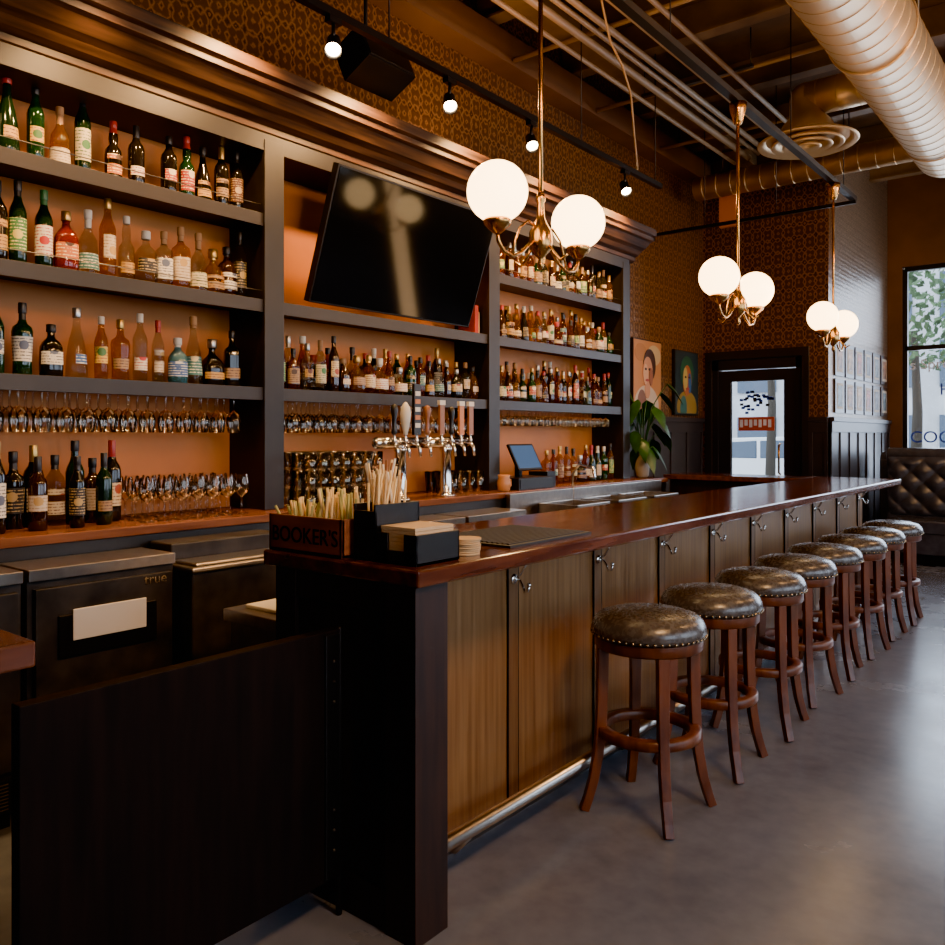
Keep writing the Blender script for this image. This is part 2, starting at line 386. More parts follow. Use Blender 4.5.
def tree(x, y, h, s):
    t = MB("street_tree"); t.tube([(x, y, -.015), (x+.05, y, h*.4), (x, y, h*.7)], [.11,.08,.05], mat("bark", (.05,.04,.03), .9))
    me = mat("foliage", (.07,.13,.05), .7, var=.5, scale=4)
    rnd = random.Random(int(x*10))
    for i in range(700):
        a = rnd.random()*6.28; rr = s*rnd.random()**.5; zz = h*.8+rnd.uniform(-1, 1)*s*.9
        c = Vector((x+rr*math.cos(a), y+rr*math.sin(a), zz)); q = .05+.06*rnd.random()
        u = Vector((rnd.uniform(-1,1), rnd.uniform(-1,1), rnd.uniform(-1,1))).normalized(); v = u.orthogonal().normalized()
        t.add([c-u*q, c+v*q*.6, c+u*q, c-v*q*.6], [(0,1,2,3)], me)
    t.build()
tree(-2.9, 15.7, 4.6, 1.2); tree(-5.4, 15.8, 5.0, 1.1)

# ---------------------------------------------------------------- back bar shelving
YB = [.72, 2.84, 4.84, 6.88]
u = MB("back_bar_shelving")
u.box(XW+.005, XW+.03, YB[0], YB[3], 1.042, 3.04, M_rust)
for y in YB:
    u.box(XW+.005, -3.70, y-.05, y+.05, 1.042, 3.06, M_charcoal)
    u.box(-3.70, -3.675, y-.065, y+.065, 1.042, 3.06, M_charcoal)
def shelf(y0, y1, z): u.box(XW+.03, -3.70, y0+.05, y1-.05, z-.03, z, M_shelf); u.box(-3.72, -3.69, y0+.05, y1-.05, z-.07, z, M_shelf)
for z in (2.66, 2.19, 1.71):
    shelf(YB[0], YB[1], z); shelf(YB[2], YB[3], z)
for z in (2.19, 1.71): shelf(YB[1], YB[2], z)
u.box(XW+.005, -3.68, YB[0]-.06, YB[3]+.06, 3.0, 3.10, M_charcoal)
crown = [(XW+.005,3.08),(-3.70,3.08),(-3.67,3.10),(-3.67,3.13),(-3.63,3.15),(-3.60,3.18),(-3.56,3.20),(-3.51,3.25),(-3.48,3.26),(-3.48,3.29),(-3.45,3.30),(-3.45,3.36),(XW+.005,3.36)]
u.prism_y(crown, YB[0]-.2, YB[3]+.16, M_crown)
for a, b_ in ((0,1),(2,3)):
    for z in (2.66,2.19):
        u.tube([(-3.71, YB[a]+.05, z+.05), (-3.71, YB[b_]-.05, z+.05)], .003, M_dsteel, 6)
u.build(.003)
c = MB("back_bar_counter")
c.box(XW+.005, -3.48, .5, 7.34, 1.0, 1.04, M_backtop).box(XW+.005, -3.52, .5, 7.32, .1, 1.0, M_darkwood).box(XW+.005, -3.6, .5, 7.3, 0, .1, M_black)
c.box(-3.52, -3.49, .5, 7.32, .9, 1.0, M_black)
c.build(.004)

# ---------------------------------------------------------------- bottles
LAB = {}
D = {'cream': ((.60,.48,.29),(.15,.06,.02),(.30,.05,.02)), 'white': ((.68,.63,.52),(.08,.08,.08),(.10,.12,.18)), 'black': ((.02,.018,.015),(.5,.36,.15),(.45,.30,.10)), 'red': ((.34,.022,.013),(.7,.6,.4),(.7,.6,.4)),
     'gold': ((.48,.27,.06),(.1,.03,.01),(.10,.03,.01)), 'green': ((.05,.18,.05),(.7,.65,.3),(.6,.5,.1)), 'blue': ((.04,.10,.28),(.7,.7,.6),(.6,.6,.55)), 'orange': ((.50,.14,.025),(.8,.7,.4),(.05,.02,.01)),
     'yellow': ((.62,.40,.06),(.3,.05,.02),(.05,.15,.04)), 'tan': ((.33,.20,.09),(.06,.02,.01),(.06,.03,.02)), 'ivory': ((.55,.45,.32),(.3,.2,.1),(.45,.28,.08)), 'brown': ((.10,.035,.015),(.5,.35,.18),(.5,.35,.18)),
     'teal': ((.04,.14,.13),(.6,.6,.45),(.65,.55,.3)), 'whitered': ((.66,.60,.48),(.40,.03,.02),(.42,.02,.015)), 'creamgreen': ((.56,.48,.30),(.04,.12,.04),(.04,.16,.05))}
def lab(k):
    if k not in LAB: LAB[k] = labelmat("label_"+k, *D[k])
    return LAB[k]
GL = {'clear': glassy("bottle_clear", (.90,.86,.76), (.06,.05,.03), .18), 'amber': glassy("bottle_amber", (.80,.36,.08), (.08,.02,.003), .38),
      'gold': glassy("bottle_gold", (.92,.60,.20), (.13,.055,.008), .28), 'dark': mat("bottle_dark", (.008,.006,.004), .1), 'green': glassy("bottle_green", (.15,.4,.12), (.008,.035,.012), .75),
      'dgreen': mat("bottle_dark_green", (.005,.016,.006), .1), 'blue': glassy("bottle_blue", (.35,.65,.75), (.05,.16,.20), .5), 'brown': glassy("bottle_brown", (.35,.12,.03), (.030,.010,.003), .75),
      'red': glassy("bottle_red", (.6,.08,.03), (.18,.012,.006), .6), 'frost': glassy("bottle_frost", (.8,.85,.8), (.30,.32,.27), .5, .35)}
CAP = {'black': mat("cap_black", (.015,.013,.012), .4), 'gold': mat("cap_gold", (.55,.34,.1), .3, metal=.8), 'red': mat("cap_red", (.35,.02,.015), .35), 'cork': mat("cap_cork", (.33,.18,.08), .8),
       'white': mat("cap_white", (.6,.57,.5), .5), 'silver': mat("cap_silver", (.5,.48,.45), .3, metal=.9), 'green': mat("cap_green", (.03,.12,.04), .4)}
TYPES = {
 'round': ([(.030,0),(.037,.006),(.038,.05),(.038,.165),(.038,.195),(.034,.215),(.022,.235),(.015,.25),(.0135,.285)], (.05,.165), 2, (.27,.315,.0165)),
 'wine': ([(.030,0),(.036,.006),(.037,.06),(.037,.15),(.037,.195),(.032,.215),(.019,.235),(.015,.25),(.0135,.29)], (.06,.15), 2, (.25,.315,.0155)),
 'tall': ([(.028,0),(.033,.006),(.034,.06),(.034,.19),(.034,.215),(.030,.232),(.018,.262),(.014,.28),(.013,.315)], (.06,.19), 2, (.30,.345,.0155)),
 'square': ([(.032,0),(.037,.005),(.038,.045),(.038,.15),(.038,.18),(.034,.195),(.019,.21),(.014,.225),(.0135,.26)], (.045,.15), 6, (.25,.29,.0165)),
 'squat': ([(.036,0),(.044,.006),(.046,.04),(.045,.12),(.043,.145),(.034,.165),(.018,.185),(.015,.20),(.0145,.215)], (.04,.12), 3, (.212,.25,.02)),
 'cone': ([(.040,0),(.046,.008),(.045,.045),(.038,.13),(.030,.175),(.022,.205),(.016,.235),(.0145,.26),(.0135,.28)], (.045,.13), 2, (.272,.315,.018)),
 'shoulder': ([(.033,0),(.038,.006),(.037,.06),(.042,.16),(.043,.18),(.038,.20),(.020,.215),(.015,.23),(.0135,.265)], (.06,.16), 2, (.255,.3,.017)),
 'slim': ([(.024,0),(.028,.006),(.029,.05),(.029,.15),(.029,.17),(.025,.19),(.016,.215),(.013,.23),(.012,.26)], (.05,.15), 2, (.25,.285,.014)),
 'decanter': ([(.040,0),(.050,.008),(.052,.035),(.050,.10),(.042,.125),(.026,.145),(.017,.16),(.015,.18),(.017,.19)], (.035,.10), 5, (.19,.235,.024)),
 'bell': ([(.042,0),(.047,.008),(.046,.03),(.041,.10),(.040,.13),(.036,.165),(.020,.195),(.014,.215),(.014,.27)], (.03,.10), 2, (.255,.295,.017)),
 'bulbneck': ([(.030,0),(.036,.006),(.037,.045),(.037,.14),(.034,.165),(.018,.19),(.021,.22),(.019,.245),(.013,.275)], (.045,.14), 2, (.27,.305,.016)),
}
BC = {}
def bottle(ty, g, l, cp, mode):
    key = (ty, g, l, cp, mode)
    if key in BC: return BC[key]
    prof, lz, sup, cap = TYPES[ty]; seg = 20; b = MB("bottle")
    P = []
    for q in range(len(prof)):
        P.append(prof[q])
        if abs(prof[q][1]-lz[0]) < 1e-6:
            r0, z0 = prof[q]; r1, z1 = prof[q+1]
            for k in (1,2,3): P.append((r0+(r1-r0)*k/4, z0+(z1-z0)*k/4))
    i0 = [i for i, p in enumerate(P) if abs(p[1]-lz[0]) < 1e-6][0]
    zones = {0: (0,1,2,3), 1: (0,1), 2: (1,2), 3: (0,1,3), 4: (1,2,3)}[mode]
    wid = {0: 1.7, 1: 1.3, 2: .9, 3: 1.5, 4: 1.1}[mode]
    vs = []
    for r, z in P:
        for i in range(seg):
            a = 2*PI*i/seg; ca, sa = math.cos(a), math.sin(a)
            k = 1 if sup == 2 or z > prof[-4][1] else 1/((abs(ca)**sup+abs(sa)**sup)**(1/sup))
            vs.append((r*k*ca, r*k*sa, z))
    fg = []; fl = []; fn = []
    for j in range(len(P)-1):
        isl = (j-i0) in zones and j >= i0
        for i in range(seg):
            f = (j*seg+i, j*seg+(i+1) % seg, (j+1)*seg+(i+1) % seg, (j+1)*seg+i)
            am = 2*PI*(i+.5)/seg; am = (am+PI) % (2*PI)-PI
            if isl and abs(am) < wid: fl.append(f)
            elif j == len(P)-2 and mode in (0, 3) : fn.append(f)
            else: fg.append(f)
    fg.append(tuple(range(seg)))
    b.add(vs, fg, GL[g], True)
    o = len(b.v)-len(vs)
    for fset, mt in ((fl, lab(l)), (fn, CAP[cp])):
        k = b.m(mt)
        for f in fset: b.f.append(f); b.mi.append(k); b.sm.append(True)
    z0, z1, r = cap
    b.lathe((0,0,0), [(r*.92,z0),(r,z0+.003),(r,z1-.003),(r*.9,z1)], CAP[cp], 14)
    BC[key] = b.mesh(); return BC[key]
def row(name, items, x, z, jit=.012, scale=1.0):
    e = empty(name, (x, sum(i[0] for i in items)/len(items), z))
    for k, (y, ty, g, l, cp) in enumerate(items):
        o = inst("bottle_%d" % k, bottle(ty, g, l, cp, random.choice([0,0,1,2,3,4])), (x+random.uniform(-jit, jit), y, z+.0005), random.uniform(-.5, .5), e)
        sc = scale*random.uniform(.96, 1.05); o.scale = (sc, sc, sc*random.uniform(.90, 1.10))
    return e
r1 = [(.84,'round','amber','cream','gold'),(.95,'tall','clear','white','red'),(1.06,'round','brown','black','gold'),(1.17,'wine','green','yellow','red'),(1.28,'shoulder','amber','cream','cork'),(1.40,'tall','clear','white','silver'),
(1.52,'cone','dgreen','gold','red'),(1.645,'tall','green','yellow','black'),(1.755,'bell','gold','ivory','cork'),(1.86,'tall','dgreen','creamgreen','black'),(2.01,'bulbneck','dark','orange','red'),(2.115,'wine','dark','whitered','black'),
(2.29,'round','dark','red','black'),(2.395,'bulbneck','green','red','red'),(2.50,'cone','dark','gold','black'),(2.60,'wine','dark','tan','gold'),(2.70,'tall','dark','brown','black')]
r2 = [(.84,'tall','clear','white','silver'),(.96,'round','gold','cream','gold'),(1.07,'wine','dgreen','red','black'),(1.18,'round','amber','cream','black'),(1.29,'squat','clear','white','cork'),(1.40,'round','amber','cream','gold'),
(1.48,'round','dark','gold','black'),(1.565,'tall','dgreen','green','black'),(1.68,'tall','dgreen','whitered','green'),(1.78,'squat','red','orange','gold'),(1.875,'bell','clear','teal','white'),(1.98,'tall','gold','ivory','gold'),
(2.075,'bulbneck','clear','gold','white'),(2.17,'squat','clear','black','white'),(2.265,'square','clear','white','cork'),(2.36,'square','gold','ivory','cork'),(2.46,'bell','clear','creamgreen','cork'),(2.555,'decanter','gold','tan','gold'),(2.64,'squat','brown','white','black'),(2.73,'tall','clear','black','black')]
r3 = [(.83,'tall','clear','white','gold'),(.94,'round','frost','blue','silver'),(1.05,'tall','clear','red','red'),(1.16,'square','clear','white','black'),(1.27,'round','green','white','gold'),(1.38,'tall','clear','cream','silver'),
(1.48,'tall','green','white','white'),(1.59,'shoulder','green','white','black'),(1.71,'squat','dark','white','black'),(1.83,'cone','clear','blue','silver'),(1.94,'slim','gold','yellow','white'),(2.04,'shoulder','gold','tan','gold'),
(2.14,'tall','clear','whitered','white'),(2.24,'slim','clear','ivory','red'),(2.34,'squat','blue','blue','white'),(2.44,'cone','clear','teal','cork'),(2.55,'decanter','dark','gold','silver'),(2.68,'square','dark','tan','black')]
row("liquor_bottles", r1, -3.83, 2.66, .012, 1.06); row("liquor_bottles", r2, -3.83, 2.19, .012, 1.06); row("liquor_bottles", r3, -3.83, 1.71, .012, 1.06)
TY = ['round','round','tall','square','squat','shoulder','slim','cone','decanter','wine','bell','bulbneck']
def rrow(y0, y1, n, x, z, sc=1.0):
    it = []
    for i in range(n):
        y = y0+(y1-y0)*(i+.5)/n+random.uniform(-.006, .006)
        it.append((y, random.choice(TY), random.choice(['amber','amber','gold','gold','brown','green','clear','dark','clear','dgreen']), random.choice(['cream','white','ivory','black','tan','ivory','gold','brown','whitered','red','tan','creamgreen','green','teal']), random.choice(['gold','black','black','cork','silver','gold','red','white'])))
    return row("liquor_bottles", it, x, z, .01, sc)
rrow(2.92, 4.78, 19, -3.79, 1.71, .92); rrow(2.98, 4.74, 17, -3.93, 1.71, 1.04)
for z in (2.66, 2.19, 1.71):
    rrow(4.93, 6.80, 19, -3.79, z, .92); rrow(4.97, 6.78, 17, -3.93, z, 1.04)
rrow(5.62, 6.80, 11, -3.78, 1.04, .95)
wine = [('dark','black','black'),('dark','cream','red'),('dgreen','tan','black'),('dark','white','gold'),('dgreen','gold','black'),('brown','ivory','black'),('clear','cream','black')]
itm = []
for i, y in enumerate([.9,1.0,1.1,1.2,1.3,1.38,1.46,1.54,1.63,1.72,1.80,1.89,1.98]):
    g, l, cp = wine[(i*3) % 7]; itm.append((y, ['wine','round','tall','shoulder'][i % 4], g, l, cp))
row("wine_bottles", itm, -3.80, 1.04, .02, 1.12)
itm = [(y, ['wine','tall'][i % 2], *wine[(i*2+1) % 7]) for i, y in enumerate([1.25,1.42,1.58,1.74,1.88])]
row("wine_bottles", itm, -3.66, 1.04, .02, 1.0)

# ---------------------------------------------------------------- glassware
def mk(name, prof, seg=16):
    b = MB(name); b.lathe((0,0,0), prof, M_clear, seg, caps=False)
    return b.mesh()
stem_me = mk("stemware", [(.001,.004),(.034,.002),(.035,0),(.034,.004),(.006,.008),(.004,.02),(.004,.085),(.008,.092),(.026,.105),(.038,.13),(.040,.155),(.036,.185),(.032,.205)])
rock_me = mk("tumbler", [(.001,.0),(.034,0),(.036,.004),(.040,.10),(.038,.10),(.034,.012),(.001,.012)])
pint_me = mk("pint_glass", [(.001,.0),(.028,0),(.030,.004),(.044,.15),(.042,.15),(.028,.012),(.001,.012)])
gr = MB("stemware_rack")
for y0, y1 in ((.8, 2.76), (2.90, 4.76), (4.92, 6.80)):
    n = int((y1-y0)/.1)
    for i in range(n+1):
        y = y0+i*.1
        gr.box(-3.99, -3.73, y-.006, y+.006, 1.655, 1.662, M_dsteel); gr.box(-3.99, -3.73, y-.001, y+.001, 1.662, 1.68, M_dsteel)
gr.build()
e = empty("hanging_stemware", (-3.85, 3, 1.65))
k = 0
for y0, n in ((.85, 19), (2.95, 18), (4.97, 18)):
    for i in range(n):
        for x in (-3.78, -3.87, -3.95):
            k += 1; o = inst("glass_%d" % k, stem_me, (x, y0+.1*i, 1.668), 0, e, rot=(PI, 0, 0))
            if y0 > 4: o.scale = (.9,.9,.7)
e = empty("stemware_group", (-3.7, 2.3, 1.04)); k = 0
for x in (-3.62, -3.72, -3.82, -3.92):
    for i in range(7):
        k += 1; inst("glass_%d" % k, stem_me, (x+random.uniform(-.01,.01), 2.06+.088*i, 1.0405), 0, e)
e = empty("tumbler_stacks", (-3.75, 3.4, 1.04)); k = 0
for x in (-3.6, -3.7, -3.8, -3.9):
    for i in range(7):
        for z in (0, .105, .21):
            k += 1; inst("glass_%d" % k, rock_me, (x, 3.02+.088*i, 1.0405+z), 0, e)
e = empty("pint_glasses", (-3.75, 4.5, 1.04)); k = 0
for x in (-3.7, -3.8, -3.9):
    for i in range(4):
        k += 1; inst("glass_%d" % k, pint_me, (x, 4.38+.1*i, 1.0405), 0, e)

# ---------------------------------------------------------------- television
tv = MB("television")
y0, y1 = 3.13, 4.61
pb = Vector((-3.735, 0, 2.225)); ptp = Vector((-3.475, 0, 2.98))
ax = (ptp-pb).normalized(); nr = Vector((ax.z, 0, -ax.x))
H = (ptp-pb).length
R = Matrix((( nr.x, 0, ax.x), (0, 1, 0), (nr.z, 0, ax.z)))
cc = Vector(((pb.x+ptp.x)/2, (y0+y1)/2, (pb.z+ptp.z)/2))
tv.obox(cc-nr*.025, (.05, y1-y0, H), R, M_blkmetal)
tv.obox(cc+nr*.002, (.006, y1-y0-.025, H-.025), R, M_screen)
tv.obox(cc-nr*.10+ax*.0, (.10, .5, .4), R, M_blkmetal)
tv.tube([cc-nr*.12, Vector((-4.01, cc.y, cc.z+.02))], .03, M_blkmetal)
tv.build(.003)
bx = MB("bar_books"); bx.box(-3.9, -3.74, 4.69, 4.73, 2.1905, 2.40, M_red).box(-3.9, -3.76, 4.735, 4.77, 2.1905, 2.36, M_coaster); bx.build(.002)

# ---------------------------------------------------------------- main bar
YA, YZ = 1.69, 7.85; XF = -1.55; XB = -2.25
b = MB("bar_counter")
b.box(XB, XF, YA, YZ, 1.02, 1.07, M_counter)
b.box(-3.55, XB, 7.38, YZ, 1.02, 1.07, M_counter)
b.build(.008)
b = MB("bar_front")
b.box(-2.19, -1.87, YA+.1, YZ-.05, 0.0, 1.019, M_darkwood)
b.box(-3.5, -2.19, 7.45, YZ-.05, 0, 1.019, M_darkwood)
b.box(-2.19, -1.60, YA+.03, YA+.12, 0, 1.019, M_darkwood)
b.box(-1.69, -1.57, YA+.01, YA+.15, 0, 1.019, M_darkwood)
b.box(-2.20, -2.10, YA+.015, YA+.12, 0, 1.019, M_darkwood)
b.box(-2.10, -1.69, YA+.018, YA+.1, .93, 1.019, M_darkwood); b.box(-2.10, -1.69, YA+.018, YA+.1, 0, .12, M_darkwood)
ys = [1.91+.637*i for i in range(10)]
b.box(-1.87, -1.852, YA+.15, YZ-.05, .06, 1.0, M_panel)
for y in ys[1:]: b.box(-1.855, -1.842, y-.03, y+.03, .06, 1.019, M_stile)
b.box(-1.855, -1.84, YA+.15, YZ-.05, .975, 1.019, M_stile)
b.box(-1.87, -1.835, YA+.15, YZ-.05, 0, .06, M_dsteel)
for y in ys[1:]:
    for s in (-.032, .032): b.box(-1.85, -1.841, y+s-.0015, y+s+.0015, .06, .97, M_black)
b.build(.003)
hk = MB("coat_hook")
hk.lathe((0,0,0), [(.02,0),(.02,.004),(.012,.008)], M_chrome, 16, rot=Matrix.Rotation(PI/2, 3, 'Y'))
hk.tube([(.005,0,.005),(.03,0,-.005),(.045,0,-.03),(.05,0,-.045),(.066,0,-.04),(.07,0,-.02)], [.006,.006,.005,.005,.005,.006], M_chrome, 8)
hk.tube([(.005,0,.0),(.03,0,.02),(.05,0,.05),(.06,0,.065)], [.006,.005,.005,.005], M_chrome, 8)
hk.sphere((.07,0,-.016), .009, M_chrome, 10); hk.sphere((.061,0,.068), .010, M_chrome, 10)
hm = hk.mesh()
for y in ys[1:]: inst("coat_hook", hm, (-1.8415, y, .90))
f = MB("foot_rail")
f.tube([(-1.70, YA+.17, .15), (-1.70, YZ-.1, .15)], .025, M_steel, 16)
for y in [2.1+1.15*i for i in range(6)]:
    f.tube([(-1.834, y, .06), (-1.76, y, .065), (-1.70, y, .13)], .012, M_steel, 8)
f.build()

g = MB("swing_gate")
g.box(-1.890, -1.850, .76, 1.672, .13, .87, M_gate)
g.box(-1.849, -1.843, 1.61, 1.665, .14, .86, M_blkmetal)
for z in (.22,.28,.34,.66,.72,.78): g.sphere((-1.842, 1.64, z), .005, M_dsteel, 8)
g.tube([(-1.870, 1.684, .0), (-1.870, 1.684, .87)], .010, M_blkmetal)
g.build(.003)
s = MB("side_counter")
s.box(-2.45, -1.58, -1.6, .68, 1.02, 1.07, M_counter).box(-2.38, -1.64, -1.55, .64, 0, 1.02, M_darkwood)
s.build(.006)

# ---------------------------------------------------------------- under-bar equipment
M_cool = mat("cooler_vinyl", (.030,.027,.025), .38, var=.5, scale=9, bump=.1)
def cooler(y0, y1):
    c = MB("bottle_cooler"); x = -3.22
    c.box(-3.475, x, y0, y1, .06, .90, M_cool)
    c.box(-3.475, x+.02, y0, y1, .90, .945, M_steel)
    c.box(x, x+.03, y0+.02, y1-.02, .22, .87, M_cool)
    c.box(x+.03, x+.045, y0+.10, y1-.10, .60, .76, M_blkmetal)
    c.box(x, x+.012, y0+.02, y1-.02, .07, .19, M_blkmetal)
    for i in range(8): c.box(x+.012, x+.02, y0+.05, y1-.05, .08+.013*i, .085+.013*i, M_dsteel)
    for y in (y0+.05, y1-.05):
        for xx in (x-.06, -3.45): c.box(xx, xx+.04, y-.02, y+.02, 0, .06, M_blkmetal)
    return c
cooler(.72, 1.33).build(.004)
c = cooler(1.35, 1.95)
c.box(-3.175, -3.168, 1.50, 1.80, .66, .78, M_white); c.build(.004)
text("cooler_badge", "true", .06, (-3.187, 1.80, .83), (PI/2, 0, PI/2), M_chrome, bpy.data.objects["bottle_cooler.001"])
c = MB("ice_chest"); c.box(-3.475, -3.12, 1.98, 2.60, .05, .86, M_cool)
c.box(-3.475, -3.10, 1.97, 2.61, .86, .885, M_steel).box(-3.475, -3.30, 1.99, 2.59, .885, .97, M_cool)
c.box(-3.29, -3.12, 2.0, 2.58, .885, .90, M_steel)
for yy in (2.0, 2.5):
    for xx in (-3.2, -3.45): c.box(xx, xx+.04, yy, yy+.05, 0, .05, M_blkmetal)
c.build(.008)
for y0 in (2.65, 3.30, 3.95): cooler(y0, y0+.62).build(.004)
c = MB("bar_sink")
c.box(-3.47, -2.98, 4.70, 7.1, .80, .84, M_steel).box(-3.47, -3.43, 4.70, 7.1, .84, 1.03, M_steel)
for y in (4.75, 5.7, 6.3, 7.02): 
    for x in (-3.42, -3.05): c.box(x-.02, x+.02, y, y+.04, 0, .8, M_steel)
for y in (5.0, 5.6, 6.2): 
    c.box(-3.40, -3.06, y, y+.02, .84, .95, M_steel).box(-3.40, -3.06, y+.45, y+.47, .84, .95, M_steel).box(-3.40,-3.38,y,y+.47,.84,.95,M_steel).box(-3.08,-3.06,y,y+.47,.84,.95,M_steel)
c.tube([(-3.44, 5.55, .84), (-3.44, 5.55, 1.15), (-3.38, 5.55, 1.22), (-3.26, 5.55, 1.2), (-3.24, 5.55, 1.12)], .012, M_chrome)
c.build(.003)
c = MB("underbar_ice_bin"); c.box(-2.78, -2.21, 1.90, 3.0, .72, .77, M_steel).box(-2.76, -2.21, 1.92, 2.98, .35, .72, M_steel); c.box(-2.72, -2.3, 1.96, 2.5, .77, .785, M_white)
for y in (1.94, 2.90):
    for x in (-2.74, -2.3): c.box(x, x+.04, y, y+.04, 0, .35, M_steel)
c.build(.004)
c = MB("underbar_sink"); c.box(-2.78, -2.21, 3.1, 7.2, .78, .82, M_steel).box(-2.76, -2.21, 3.12, 7.18, .5, .78, M_dsteel)
for y in (3.2, 5.0, 7.0):
    for x in (-2.72, -2.3): c.box(x, x+.04, y, y+.04, 0, .5, M_steel)
c.build(.004)

# ---------------------------------------------------------------- stools
st = MB("bar_stool")
st.lathe((0,0,0), [(.195,.672),(.213,.676),(.221,.695),(.218,.715),(.208,.735),(.188,.753),(.14,.767),(.07,.774),(.001,.776)], M_leather, 48)
st.lathe((0,0,0), [(.150,.625),(.200,.627),(.207,.635),(.207,.660),(.209,.672),(.15,.673)], M_stoolwood, 48)
for i in range(52):
    a = 2*PI*i/52; st.sphere((.219*math.cos(a), .219*math.sin(a), .683), .006, M_nail, 6)
for k in range(4):
    a = PI/4+k*PI/2; cx, sx = math.cos(a), math.sin(a)
    path = [(.180,.628),(.182,.52),(.184,.42),(.188,.32),(.198,.22),(.216,.12),(.238,.045),(.254,0)]
    rad = [.029,.029,.028,.027,.026,.025,.024,.024]
    st.tube([(r*cx, r*sx, z) for r, z in path], rad, M_stoolwood, 4, smooth=False, phase=PI/4, up=(-sx, cx, 0))
st.lathe((0,0,0), [(.160,.285),(.196,.285),(.200,.29),(.200,.318),(.196,.323),(.160,.323),(.156,.318),(.156,.29),(.160,.285)], M_stoolwood, 48, caps=False)
sm = st.mesh()
for i in range(8):
    o = inst("bar_stool", sm, (-1.47+random.uniform(-.015,.015), 2.92+.6*i, .002), random.uniform(-.12, .12))
    bv = o.modifiers.new("bevel", 'BEVEL'); bv.width = .004; bv.segments = 2; bv.limit_method = 'ANGLE'; bv.angle_limit = math.radians(60)

# ---------------------------------------------------------------- pendants
def pendant(y):
    x = -1.93; p = MB("pendant_light")
    p.lathe((x,y,0), [(.02,3.40),(.03,3.42),(.05,3.49),(.055,3.534)], M_brass, 24)
    p.tube([(x,y,2.3),(x,y,3.5)], .010, M_brass, 12)
    p.lathe((x,y,0), [(.004,2.14),(.012,2.15),(.016,2.165),(.008,2.185),(.022,2.20),(.045,2.225),(.05,2.25),(.048,2.30),(.03,2.33),(.018,2.36),(.014,2.42),(.020,2.43),(.020,2.45),(.010,2.47)], M_brass, 24)
    for s in (-1, 1):
        p.tube([(x, y+s*.03, 2.26), (x, y+s*.08, 2.235), (x, y+s*.14, 2.19), (x, y+s*.20, 2.165), (x, y+s*.26, 2.175), (x, y+s*.295, 2.21), (x, y+s*.30, 2.25)], .008, M_brass, 10)
        p.tube([(x, y+s*.02, 2.31), (x, y+s*.09, 2.33), (x, y+s*.15, 2.29), (x, y+s*.18, 2.23), (x, y+s*.20, 2.17)], .005, M_brass, 8)
        p.lathe((x, y+s*.30, 0), [(.012,2.235),(.03,2.25),(.052,2.27),(.056,2.285),(.05,2.295)], M_brass, 24)
        p.sphere((x, y+s*.30, 2.40), .120, M_globe, 32)
    for a in (0, PI):
        cx = math.cos(a); p.tube([(x+cx*.03, y, 2.26), (x+cx*.07, y, 2.20), (x+cx*.10, y, 2.17), (x+cx*.13, y, 2.19)], .006, M_brass, 8)
    return p.build()
for y in (2.86, 5.07, 7.19): pendant(y)
t = MB("pendant_track"); t.box(-1.955, -1.905, -1.0, 7.85, 3.535, 3.575, M_blkmetal)
t.box(-3.88, -1.9, 7.775, 7.805, 3.50, 3.53, M_blkmetal)
t.box(-4.045, -3.86, 7.74, 7.84, 3.46, 3.57, M_blkmetal)
for y in (0.5, 2.5, 4.1, 6.1, 7.5): t.tube([(-1.93, y, 3.57), (-1.93, y, ZC)], .004, M_blkmetal, 6)
for x in (-3.3, -2.6): t.tube([(x, 7.79, 3.53), (x, 7.79, ZC)], .004, M_blkmetal, 6)
t.build()

# ---------------------------------------------------------------- wall track lights
t = MB("track_light_rail"); t.box(-3.17, -3.13, .5, 6.5, 3.56, 3.60, M_blkmetal)
for y in (1.2, 3.2, 5.2, 6.4): t.tube([(-3.15, y, 3.6), (-3.15, y, ZC)], .005, M_blkmetal, 6)
t.build()
def aim(o, tgt):
    o.rotation_euler = (Vector(tgt)-o.location).to_track_quat('-Z', 'Y').to_euler()
def spotlamp(p, tg, e, size=95):
    p = Vector(p); tg = Vector(tg); dr = (tg-p).normalized()
    l = bpy.data.lights.new("spot_lamp", 'SPOT'); l.energy = e; l.color = (1,.54,.20); l.spot_size = math.radians(size); l.spot_blend = .8; l.shadow_soft_size = .04
    lo = bpy.data.objects.new("spot_lamp", l); scene.collection.objects.link(lo); lo.location = p+dr*.09; aim(lo, tg)
def spot(p, tg, e, size=95):
    spotlamp(p, tg, e, size)
    p = Vector(p); tg = Vector(tg); dr = (tg-p).normalized()
    q = Vector((0,0,1)).rotation_difference(dr).to_matrix()
    s = MB("track_spotlight"); x, y = p.x, p.y
    s.box(x-.02, x+.02, y-.04, y+.04, 3.53, 3.558, M_blkmetal); s.tube([(x, y, 3.54), p-dr*.02], .010, M_blkmetal, 8)
    s.lathe(p, [(.02,-.07),(.035,-.06),(.036,0),(.042,.02),(.045,.06),(.043,.06),(.036,.035)], M_blkmetal, 20, rot=q, caps=False)
    s.lathe(p, [(.02,-.07),(.0005,-.071)], M_blkmetal, 20, rot=q, caps=False)
    s.lathe(p, [(.038,.036),(.03,.046),(.001,.052)], M_bulb, 20, rot=q)
    s.build()
for y in (2.80, 3.71, 4.56, 5.87): spot((-3.15, y, 3.42), (-2.0, y-1.1, 1.6), 70, 95)
for y, ty in ((1.0,1.0),(1.75,1.8)): spot((-3.15, y, 3.42), (-4.0, ty, 2.1), 110)
for y, ty in ((2.45,2.4),(3.3,3.3),(4.25,4.3),(5.1,5.3),(6.3,6.2)): spotlamp((-3.15, y, 3.5), (-4.0, ty, 2.3), 125, 125)  # added wash lamps without heads, to brighten the shelves
s = MB("ceiling_speaker"); Rr = Matrix.Rotation(math.radians(-25), 3, 'Y')
